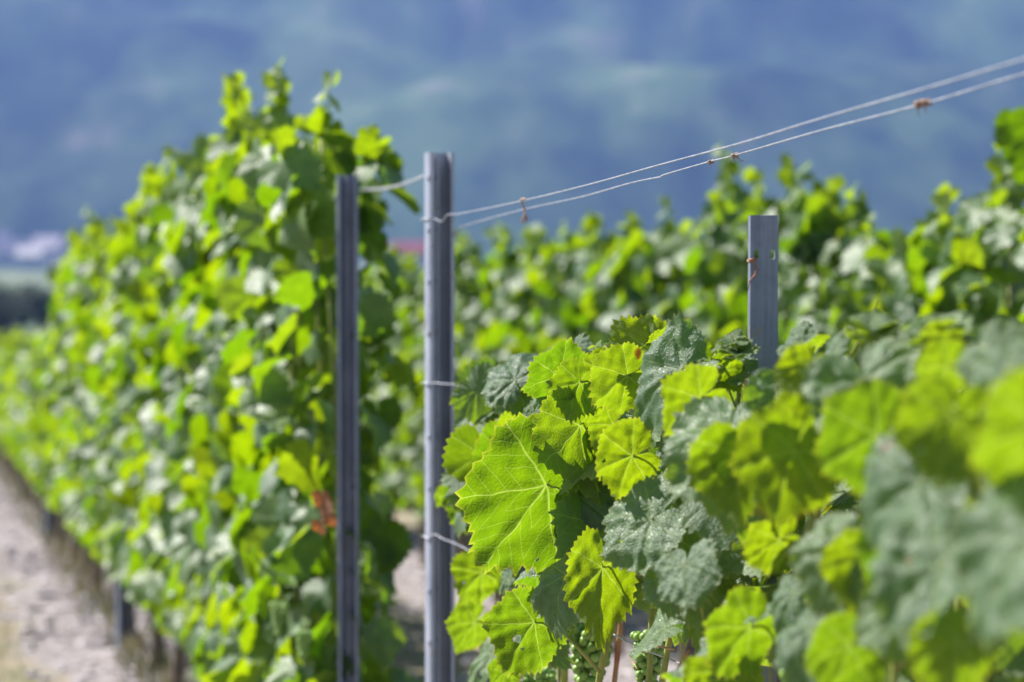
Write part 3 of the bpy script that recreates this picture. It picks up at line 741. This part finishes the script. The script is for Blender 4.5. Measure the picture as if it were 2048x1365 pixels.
knot(1840, 208, ow+0.02, 0.0075, 'largest blurred dry knot on the lower wire near the top right', 3, False)
knot(1854, 206, ow+0.02, 0.0065, 'small dry knot touching the largest blurred knot on the lower wire', 6, False)
m_ = MB()
m_.tube(catm([RP(1052, 398, ow-0.03), RP(1042, 400, ow-0.03), RP(1047, 412, ow-0.01), RP(1050, 425, ow), RP(1046, 436, ow), RP(1044, 446, ow)], 5), 0.0016, 6)
c = RP(1048, 432, ow); m_.tube([c, c+Vector((0.004, 0, -0.004)), c+Vector((0.002, 0, -0.011))], [0.0028, 0.0026, 0.001], 6)
tag(m_.build('dry_tendril', M['tendril']), 'dry tendril hooked over both long wires right of the tallest post', 'tendril', 'dry tendrils on the wires')

# ------------------------------------------------------------------ near vines with single leaves
NV = []
near_d = [3.75, 2.95, 2.15, 1.45]
nlab = ['grapevine with the sharpest leaves, beside the bright edged post', 'grapevine with sharp grey green leaves in front of the slotted post',
        'blurred near grapevine right of the slotted post', 'nearest, most blurred grapevine at the right edge of the picture']
for k, d in enumerate(near_d):
    t = (d-0.24*O1)/ry; v = empty('grape_vine', W(t, O1, 0), 0.0); tag(v, nlab[k], 'grapevine', 'near grapevines of the trimmed row'); NV.append((v, d))
def near_parent(d): return min(NV, key=lambda q: abs(q[1]-d))[0]
def to_local(parent, v): return np.array(v)-np.array(parent.location)

def drow(u): return (W(t_of(u, O1), O1, CAMH)-CAM).dot(F)
HN = [0]
def leaf(u, v, tu, tv, k, tz=0.0, roll=0.0, face=1, fold=0.2, cup=0.12, droop=0.25, tone=0.4, size=1.0, wave=0.07, pet=None, label=None, width=1.0, sw=None):
    """junction (u, v) and tip (tu, tv) in picture pixels; k = distance as a fraction of the row's;
       tz: how much the tip leans away from the viewer; roll: turn about the midrib (deg); face 1 shows the top side"""
    HN[0] += 1; r = np.random.RandomState(1000+HN[0]); d = drow(u)*k
    J = P(u, v, d); Tp = P(tu, tv, d); a = Tp-J; L = a.length*size
    view = (J-CAM).normalized(); a1 = a.normalized()
    if sw is None: sw = 0.9 if face < 0 else 1.0
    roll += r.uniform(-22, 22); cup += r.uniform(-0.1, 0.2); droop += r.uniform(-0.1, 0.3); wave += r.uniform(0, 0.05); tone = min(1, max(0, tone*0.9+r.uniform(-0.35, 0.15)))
    N0 = (-view*face + sv*sw).normalized(); N0 = Matrix.Rotation(rad(roll*0.6), 3, a1) @ N0
    c_ = -a1.dot(N0)/view.dot(N0) + tz*0.3; c_ = max(-0.9, min(0.9, c_))
    T = (a1+view*c_).normalized(); N0 = (N0-N0.dot(T)*T).normalized()
    L *= math.sqrt(1+c_*c_)*0.89
    TT = HI[HN[0] % 3]; V, f = TT[:2]; D = leaf_shape(V, r, fold, cup, droop, wave, 0.028)
    sd = HN[0]*3.7
    for i_ in range(len(V)):
        q_ = math.hypot(V[i_, 0], V[i_, 1]); D[i_, 2] += 0.13*q_*noise.noise(Vector((V[i_, 0]*2.6+sd, V[i_, 1]*2.6, sd)))+0.035*q_*noise.noise(Vector((V[i_, 0]*8, V[i_, 1]*8, sd)))
    D[:, 0] *= width
    A = frame(T, N0); wv = (D*L) @ A.T + np.array(J)
    par = near_parent(d); mb_v = to_local(par, wv); uv = V; tn = np.full(len(V), tone); faces = list(f); mi = [0]*len(f)
    # petiole
    q = MB(); back = view*0.6 + Vector((0.25, 0, -0.75)) if pet is None else Vector(pet)
    e = J+back.normalized()*0.085; q.tube(bez(J-T*0.001, J-T*0.03+view*0.022, e, 7), [0.0013]*6+[0.0016], 7)
    off = len(V); faces += [tuple(i+off for i in g) for g in q.f]; mi += [1]*len(q.f)
    mb_v = np.concatenate([mb_v, to_local(par, np.array(q.v))]); uv = np.concatenate([uv, np.zeros((len(q.v), 2))]); tn = np.concatenate([tn, np.full(len(q.v), 0.5)])
    o = link('leaf', mesh('leaf', mb_v, faces, [M['leaf'], M['cane']], True, uv, tn, mi, np.concatenate([rims(len(V), TT), np.zeros(len(q.v))])), par)
    if label: o['label'] = label
    return o
# face=-1: we look at the underside, sun shines through (bright yellow green); face=1: top side (grey green)
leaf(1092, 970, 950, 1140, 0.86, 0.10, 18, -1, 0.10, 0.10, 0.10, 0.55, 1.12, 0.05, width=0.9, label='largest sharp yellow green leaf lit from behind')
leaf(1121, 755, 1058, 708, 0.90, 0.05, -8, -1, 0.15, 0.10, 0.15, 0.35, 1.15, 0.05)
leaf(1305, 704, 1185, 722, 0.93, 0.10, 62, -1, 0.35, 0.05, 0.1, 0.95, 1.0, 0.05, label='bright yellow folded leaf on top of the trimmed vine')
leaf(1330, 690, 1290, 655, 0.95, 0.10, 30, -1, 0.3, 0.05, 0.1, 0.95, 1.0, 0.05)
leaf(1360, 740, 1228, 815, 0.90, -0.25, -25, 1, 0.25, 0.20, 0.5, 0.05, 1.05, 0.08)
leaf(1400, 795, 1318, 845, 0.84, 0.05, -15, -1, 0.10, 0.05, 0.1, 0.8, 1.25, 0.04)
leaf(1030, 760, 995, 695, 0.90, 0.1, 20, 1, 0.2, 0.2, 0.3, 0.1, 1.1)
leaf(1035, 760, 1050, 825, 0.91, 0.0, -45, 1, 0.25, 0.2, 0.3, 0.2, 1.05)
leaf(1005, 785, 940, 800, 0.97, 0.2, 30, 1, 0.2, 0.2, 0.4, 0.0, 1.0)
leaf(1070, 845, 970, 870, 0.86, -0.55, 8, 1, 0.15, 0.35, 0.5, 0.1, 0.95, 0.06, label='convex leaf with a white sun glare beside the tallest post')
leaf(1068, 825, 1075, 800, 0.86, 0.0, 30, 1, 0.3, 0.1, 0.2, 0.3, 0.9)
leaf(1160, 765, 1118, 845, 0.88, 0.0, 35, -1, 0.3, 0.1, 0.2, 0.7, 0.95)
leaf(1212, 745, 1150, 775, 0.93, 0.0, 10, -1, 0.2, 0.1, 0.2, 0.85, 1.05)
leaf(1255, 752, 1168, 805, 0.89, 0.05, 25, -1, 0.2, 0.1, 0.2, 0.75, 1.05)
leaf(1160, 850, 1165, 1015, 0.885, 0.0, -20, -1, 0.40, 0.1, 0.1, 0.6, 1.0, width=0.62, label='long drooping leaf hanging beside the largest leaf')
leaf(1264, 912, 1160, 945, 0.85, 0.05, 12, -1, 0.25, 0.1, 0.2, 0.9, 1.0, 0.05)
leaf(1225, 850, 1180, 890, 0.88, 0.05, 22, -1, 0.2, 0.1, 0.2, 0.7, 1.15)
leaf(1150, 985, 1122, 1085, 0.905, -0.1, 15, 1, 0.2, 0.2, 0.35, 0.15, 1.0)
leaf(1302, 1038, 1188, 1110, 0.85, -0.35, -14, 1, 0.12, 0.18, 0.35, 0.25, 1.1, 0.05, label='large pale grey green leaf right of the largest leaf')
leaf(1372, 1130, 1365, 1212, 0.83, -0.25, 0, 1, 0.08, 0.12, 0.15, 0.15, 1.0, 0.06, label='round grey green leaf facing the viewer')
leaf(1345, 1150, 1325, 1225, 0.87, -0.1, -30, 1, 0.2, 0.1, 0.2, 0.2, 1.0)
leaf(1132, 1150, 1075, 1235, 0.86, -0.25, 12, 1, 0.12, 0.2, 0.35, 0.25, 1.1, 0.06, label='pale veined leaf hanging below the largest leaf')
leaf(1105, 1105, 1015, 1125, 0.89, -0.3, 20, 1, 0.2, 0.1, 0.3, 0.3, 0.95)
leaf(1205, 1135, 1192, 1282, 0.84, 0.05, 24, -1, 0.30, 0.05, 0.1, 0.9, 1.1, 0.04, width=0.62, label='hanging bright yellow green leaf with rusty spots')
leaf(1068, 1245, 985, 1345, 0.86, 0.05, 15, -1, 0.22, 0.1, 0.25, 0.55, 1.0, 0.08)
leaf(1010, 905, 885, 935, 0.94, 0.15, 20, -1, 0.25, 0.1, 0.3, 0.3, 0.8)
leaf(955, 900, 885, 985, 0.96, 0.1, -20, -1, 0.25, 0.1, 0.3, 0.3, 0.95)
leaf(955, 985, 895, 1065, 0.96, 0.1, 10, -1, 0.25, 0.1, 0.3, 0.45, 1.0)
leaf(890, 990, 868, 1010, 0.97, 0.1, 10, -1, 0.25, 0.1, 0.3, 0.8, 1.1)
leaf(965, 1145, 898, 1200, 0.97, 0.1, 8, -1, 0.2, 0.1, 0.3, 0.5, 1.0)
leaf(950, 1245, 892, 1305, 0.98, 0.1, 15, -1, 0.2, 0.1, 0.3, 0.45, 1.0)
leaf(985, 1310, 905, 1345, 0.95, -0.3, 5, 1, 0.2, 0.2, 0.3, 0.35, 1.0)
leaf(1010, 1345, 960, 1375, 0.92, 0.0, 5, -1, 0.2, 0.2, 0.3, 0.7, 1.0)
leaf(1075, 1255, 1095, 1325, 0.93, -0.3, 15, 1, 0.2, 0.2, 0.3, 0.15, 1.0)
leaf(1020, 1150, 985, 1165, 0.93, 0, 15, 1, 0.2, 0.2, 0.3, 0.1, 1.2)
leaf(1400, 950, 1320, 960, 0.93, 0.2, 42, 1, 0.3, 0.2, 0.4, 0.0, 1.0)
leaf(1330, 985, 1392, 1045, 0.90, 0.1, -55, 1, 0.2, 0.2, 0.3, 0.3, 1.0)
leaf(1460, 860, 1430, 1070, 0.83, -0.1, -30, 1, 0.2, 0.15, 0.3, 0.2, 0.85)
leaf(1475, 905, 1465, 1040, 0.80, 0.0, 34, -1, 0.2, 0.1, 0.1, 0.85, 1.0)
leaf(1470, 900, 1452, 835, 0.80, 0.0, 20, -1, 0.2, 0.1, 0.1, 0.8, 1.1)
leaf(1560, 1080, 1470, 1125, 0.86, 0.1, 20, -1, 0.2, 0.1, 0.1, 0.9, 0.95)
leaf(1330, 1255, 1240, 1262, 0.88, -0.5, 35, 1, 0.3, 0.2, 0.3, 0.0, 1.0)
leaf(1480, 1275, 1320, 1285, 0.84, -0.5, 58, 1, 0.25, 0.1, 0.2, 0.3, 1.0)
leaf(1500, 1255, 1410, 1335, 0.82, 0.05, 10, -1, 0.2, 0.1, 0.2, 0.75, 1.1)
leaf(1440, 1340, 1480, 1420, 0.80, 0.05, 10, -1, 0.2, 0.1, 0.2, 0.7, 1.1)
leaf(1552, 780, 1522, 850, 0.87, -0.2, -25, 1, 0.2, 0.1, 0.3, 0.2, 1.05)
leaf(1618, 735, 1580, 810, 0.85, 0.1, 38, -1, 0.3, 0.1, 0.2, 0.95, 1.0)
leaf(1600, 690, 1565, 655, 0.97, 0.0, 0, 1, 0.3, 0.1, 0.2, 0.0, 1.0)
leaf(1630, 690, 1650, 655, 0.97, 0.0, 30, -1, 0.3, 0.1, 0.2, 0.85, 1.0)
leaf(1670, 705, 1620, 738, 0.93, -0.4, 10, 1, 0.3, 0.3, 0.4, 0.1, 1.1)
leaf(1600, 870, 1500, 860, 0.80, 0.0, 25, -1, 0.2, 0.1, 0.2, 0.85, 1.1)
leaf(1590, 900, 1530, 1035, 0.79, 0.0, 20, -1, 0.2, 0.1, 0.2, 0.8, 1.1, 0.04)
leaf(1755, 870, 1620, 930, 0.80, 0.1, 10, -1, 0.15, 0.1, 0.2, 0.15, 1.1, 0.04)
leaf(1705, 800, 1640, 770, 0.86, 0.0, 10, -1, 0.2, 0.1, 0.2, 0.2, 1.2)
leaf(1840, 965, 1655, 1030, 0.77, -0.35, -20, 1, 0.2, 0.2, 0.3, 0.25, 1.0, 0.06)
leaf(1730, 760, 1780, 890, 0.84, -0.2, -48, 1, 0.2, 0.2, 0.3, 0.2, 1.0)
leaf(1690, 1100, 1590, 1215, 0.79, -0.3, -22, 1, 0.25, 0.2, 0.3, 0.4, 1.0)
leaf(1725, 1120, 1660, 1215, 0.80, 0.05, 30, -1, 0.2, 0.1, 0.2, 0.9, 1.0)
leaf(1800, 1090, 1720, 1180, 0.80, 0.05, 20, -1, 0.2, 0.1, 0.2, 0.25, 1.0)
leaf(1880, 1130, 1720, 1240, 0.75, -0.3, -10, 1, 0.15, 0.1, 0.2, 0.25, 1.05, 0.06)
leaf(1800, 1225, 1775, 1330, 0.77, -0.2, -20, 1, 0.15, 0.1, 0.2, 0.25, 1.0)
leaf(2070, 1060, 1900, 1240, 0.72, -0.15, 0, 1, 0.08, 0.12, 0.15, 0.25, 1.1, 0.05, label='largest blurred pale grey green leaf at the right edge')
leaf(2075, 850, 1905, 900, 0.74, 0.05, 10, -1, 0.2, 0.15, 0.2, 0.9, 1.1, 0.05, label='very large blurred yellow green leaf at the right edge')
leaf(1905, 830, 1870, 960, 0.75, 0.0, 45, -1, 0.2, 0.1, 0.2, 0.85, 1.1)
leaf(1895, 735, 1820, 790, 0.84, 0.0, 5, -1, 0.2, 0.1, 0.2, 1.0, 1.15, label='blurred yellow leaf with an orange tinge')
leaf(2010, 745, 1905, 790, 0.78, -0.4, 5, 1, 0.15, 0.2, 0.3, 0.2, 1.1)
leaf(1980, 700, 2045, 745, 0.80, -0.3, 5, 1, 0.15, 0.2, 0.3, 0.3, 1.1)
leaf(1620, 1260, 1560, 1360, 0.80, -0.1, -10, 1, 0.15, 0.2, 0.3, 0.1, 1.1)
leaf(1700, 1290, 1640, 1400, 0.78, 0.0, 10, -1, 0.15, 0.2, 0.3, 0.45, 1.1)
leaf(1920, 1280, 1860, 1400, 0.76, 0.0, 10, -1, 0.15, 0.2, 0.3, 0.6, 1.1)
leaf(1585, 1190, 1530, 1255, 0.84, -0.2, 10, 1, 0.15, 0.2, 0.3, 0.0, 1.1)
leaf(1420, 720, 1385, 760, 0.95, 0.1, 20, -1, 0.3, 0.2, 0.3, 0.7, 1.1)
leaf(1450, 740, 1475, 775, 0.95, 0.1, 20, -1, 0.3, 0.2, 0.3, 0.85, 1.1)
leaf(1485, 745, 1440, 745, 0.97, -0.3, 20, 1, 0.3, 0.2, 0.3, 0.2, 1.0)
leaf(1240, 700, 1190, 695, 0.97, -0.2, 20, 1, 0.3, 0.2, 0.3, 0.2, 1.0)
leaf(1150, 700, 1165, 740, 0.97, -0.2, 20, 1, 0.3, 0.2, 0.3, 0.1, 1.0)

# the leaves further in, one mesh per vine
def near_fill(idx, d0, d1, n, seed, zlo, zhi, front=0.0):
    r = random.Random(seed); par = NV[idx][0]; items = []
    for k in range(n):
        d = r.uniform(d0, d1); o = O1+r.uniform(-0.085-front, 0.19); t = (d-0.24*o)/ry
        lo_ = zlo if not callable(zlo) else zlo(d); z = CAMH+lo_+(zhi-lo_)*r.random()**0.85
        edge = abs(z-CAMH-(zlo+zhi)/2)/((zhi-zlo)/2)
        p = W(t, o, z)-par.location
        side = -1 if o < O1+0.03 else 1
        out = Vector((side*0.8, -0.35, 0))
        Nn = (out*r.uniform(0.3, 1.2)+Vector((r.gauss(0, 0.4), r.gauss(0, 0.5), r.uniform(0.2, 1.0)))).normalized()
        T = Vector((r.gauss(0, 0.5)-0.2, r.gauss(0, 0.4)-0.2, -r.uniform(0.2, 1.0))).normalized()
        items.append((p, T, Nn, r.uniform(0.045, 0.078), r.uniform(0, 0.9)))
    link('foliage', foliage_mesh('foliage', items, MID, M['leaf'], seed, True), par)
near_fill(0, 3.2, 3.78, 105, 1, -0.34, -0.06)
near_fill(1, 2.55, 3.30, 120, 2, -0.36, -0.10)
near_fill(2, 1.95, 2.60, 110, 3, -0.46, -0.075, -0.07)
near_fill(3, 1.6, 1.95, 35, 4, -0.46, -0.06, -0.12)

# trunks, green stems, canes of the near vines
for k, (v, d) in enumerate(NV):
    r = random.Random(60+k); m_ = MB(); zt = 0.78
    m_.tube([(0, 0, -0.06), (0.012, 0.02, 0.2), (-0.012, 0.0, 0.45), (0, 0, zt)], [0.036, 0.026, 0.023, 0.026], 10)
    for s in (-1, 1):
        p = Vector((rx, ry, -SL))*s*0.36; m_.tube([(0, 0, zt-0.02), p*0.4+Vector((0, 0, zt+0.02)), p+Vector((0, 0, zt+0.02))], [0.018, 0.013, 0.009], 8)
    m_.build('trunk', M['bark'], v)
def stem(pts, r0, r1, mat, par, o=O1, name='shoot'):
    q = [RP(a, b, o+c)-par.location for a, b, c in pts]; m_ = MB(); c = catm(q, 6); k = len(c)
    m_.tube(c, [(r0+(r1-r0)*i/(k-1))*(1.0+0.22*(1 if i % 9 == 4 else 0)) for i in range(k)], 9); m_.build(name, M[mat], par)
v0, v1, v2, v3 = [q[0] for q in NV]
stem([(1122, 1480, 0), (1132, 1300, -0.02), (1140, 1150, 0), (1150, 900, 0.02), (1140, 740, 0)], 0.0048, 0.003, 'cane', v0)
stem([(1105, 1480, 0), (1118, 1340, 0.03), (1112, 1180, 0.03), (1090, 950, 0.04), (1060, 760, 0.03)], 0.0042, 0.0025, 'cane', v0)
stem([(1188, 1480, -0.03), (1200, 1350, -0.04), (1222, 1260, -0.03), (1250, 1100, 0), (1270, 850, 0.02), (1290, 730, 0.03)], 0.0052, 0.003, 'cane', v0)
stem([(1200, 1345, -0.05), (1160, 1300, -0.08), (1120, 1262, -0.10), (1072, 1244, -0.12)], 0.0028, 0.0017, 'cane', v0, name='petiole')
stem([(1215, 1480, 0.05), (1245, 1200, 0.05), (1235, 1000, 0.05)], 0.004, 0.003, 'cane_brown', v0)
stem([(1290, 1480, 0), (1300, 1330, 0), (1305, 1180, 0), (1320, 960, 0.0), (1350, 800, 0.0), (1370, 720, 0.02)], 0.0045, 0.003, 'cane', v1)
stem([(1310, 1480, -0.03), (1330, 1330, -0.03), (1350, 1220, -0.02), (1380, 1000, 0.02), (1400, 860, 0.02)], 0.0045, 0.003, 'cane', v1)
stem([(1420, 1000, 0), (1350, 930, -0.02), (1265, 912, -0.10)], 0.0024, 0.0014, 'cane', v1, name='petiole')
stem([(1430, 1020, 0.0), (1360, 900, 0), (1300, 870, 0.0)], 0.0022, 0.0012, 'cane', v1, name='petiole')
stem([(1385, 900, -0.06), (1375, 840, -0.08), (1400, 812, -0.1)], 0.0026, 0.0015, 'cane', v1, name='petiole')
stem([(1470, 860, 0.02), (1480, 760, 0.02), (1478, 690, 0.02), (1472, 672, 0.02)], 0.003, 0.001, 'cane', v1)
stem([(1488, 840, 0.03), (1492, 790, 0.03), (1490, 760, 0.03)], 0.0035, 0.003, 'cane_brown', v1)
stem([(1370, 880, -0.03), (1355, 850, -0.05), (1370, 832, -0.06), (1395, 838, -0.06), (1392, 870, -0.06)], 0.0018, 0.0012, 'cane', v1, name='tendril')
stem([(1395, 890, -0.03), (1390, 850, -0.05), (1382, 830, -0.06), (1400, 822, -0.06), (1412, 850, -0.06)], 0.0018, 0.0012, 'cane', v1, name='tendril')
stem([(1412, 1000, 0), (1420, 900, 0), (1440, 790, 0), (1430, 700, 0)], 0.004, 0.002, 'cane', v1)
stem([(1350, 1300, -0.08), (1290, 1290, -0.09), (1262, 1310, -0.09), (1275, 1340, -0.09)], 0.0015, 0.0008, 'cane_brown', v1, name='tendril')
stem([(1380, 1300, -0.06), (1355, 1340, -0.07), (1340, 1400, -0.07)], 0.0016, 0.0008, 'cane_brown', v1, name='tendril')
stem([(1600, 1480, 0), (1620, 1200, 0), (1640, 900, 0.02), (1630, 740, 0.02)], 0.005, 0.003, 'cane', v2)
stem([(1590, 1200, -0.12), (1605, 1100, -0.13), (1635, 1000, -0.12)], 0.0034, 0.0025, 'cane', v2)
stem([(1790, 1300, -0.14), (1786, 1480, -0.14)], 0.003, 0.0035, 'cane', v2)
stem([(1885, 1240, -0.14), (1830, 1300, -0.10), (1790, 1340, -0.06)], 0.0035, 0.003, 'cane_brown', v3)
stem([(1900, 1480, 0), (1930, 1100, 0), (1950, 800, 0)], 0.0055, 0.003, 'cane', v3)
stem([(1700, 720, 0.0), (1740, 640, 0.0), (1758, 600, 0.0)], 0.0026, 0.001, 'cane', v2)
def near_bunch(u, v, do, k, sc, rz):
    d = drow(u); par = near_parent(d); p = RP(u, v, O1+do)-par.location; put_bunch(par, p, k, rz, sc)
near_bunch(1185, 1240, 0.02, 0, 1.0, 0.3); near_bunch(1080, 1322, -0.02, 1, 1.0, 1.0); near_bunch(1300, 1250, 0.03, 1, 0.9, 1.7)
near_bunch(1640, 1320, -0.1, 0, 1.0, 2.0)
# young pale shoot tips standing over the trimmed top
def tip(u, v, k, n, seed, sc=1.0, par=None):
    r = random.Random(seed); d = drow(u)*k; par = near_parent(d); base = P(u, v+45, d)-par.location; items = []
    m_ = MB(); top = P(u+r.uniform(-8, 8), v, d)-par.location; m_.tube([base, (base+top)/2+Vector((0.003, 0, 0)), top], [0.0018, 0.0014, 0.0008], 6); m_.build('shoot_tip', M['cane'], par)
    for j in range(n):
        q = j/n; a = r.uniform(0, 6.28); out = Vector((math.cos(a), math.sin(a), 0.6)).normalized()
        items.append((base.lerp(top, q)+out*0.004, (out+Vector((0, 0, -0.2))).normalized(), Vector((0, 0, 1))*0.8+out*0.1-Vector((0, 0.4, 0)), sc*(0.028-0.018*q), 0.75+0.25*q))
    link('young_leaves', foliage_mesh('young_leaves', items, MID, M['leaf'], seed, False), par)
tip(1475, 672, 0.96, 9, 1); tip(1395, 715, 0.93, 7, 2); tip(1190, 690, 0.97, 7, 3); tip(1645, 742, 0.9, 8, 4, 1.1); tip(1745, 640, 0.9, 8, 5, 1.2); tip(1880, 650, 0.9, 9, 6, 1.3); tip(1800, 690, 0.9, 7, 7, 1.1)

# grape bunches of the left row, and a brown withered leaf beside the dark post
for k, (u, v, oo) in enumerate([(560, 1200, -0.13), (610, 1255, -0.12), (735, 1120, 0.06)]):
    p = RP(u, v, O1+oo); par = min(vines1, key=lambda q: (q.location-p).length)
    put_bunch(par, Matrix.Rotation(-par.rotation_euler.z, 3, 'Z') @ (p-par.location), k % 2, k, 0.62)

# shoot of the first vine of the back row that leans in at the top right edge
fv = [o for o in bpy.data.objects if o.get('label', '').startswith('first grapevine from the right edge')][0]
def into(par, p): return Matrix.Rotation(-par.rotation_euler.z, 3, 'Z') @ (p-par.location)
m_ = MB(); m_.tube([into(fv, RP(a, b, O2)) for a, b in [(2160, 620), (2120, 420), (2075, 300), (2052, 235)]], [0.005, 0.004, 0.003, 0.0015], 7); m_.build('shoot', M['cane'], fv)
it = []
for a, b, sz in [(2040, 250, 0.085), (2052, 285, 0.08), (2062, 240, 0.07), (2085, 330, 0.08), (2075, 280, 0.08), (2110, 380, 0.08), (2030, 262, 0.03), (2058, 340, 0.05)]:
    it.append((into(fv, RP(a, b, O2)), Vector((-0.3, -0.3, -1)), Vector((-0.5, -0.8, 0.1*rng.random()-0.1)), sz, 0.1))
link('foliage', foliage_mesh('foliage', it, MID, M['leaf_far'], 99, False), fv)

it = []
par = vines1[0]
for a, b, sz in [(646, 995, 0.03), (654, 1030, 0.026), (640, 1050, 0.022)]:
    it.append((into(par, RP(a, b, O1-0.16)), Vector((0.2, 0, -1)), Vector((-0.8, -0.5, 0.4)), sz, 2.0))
o = link('withered_leaves', foliage_mesh('withered_leaves', it, LO, M['leaf_far'], 98), par); o['label'] = 'orange brown withered leaves left of the dark post'
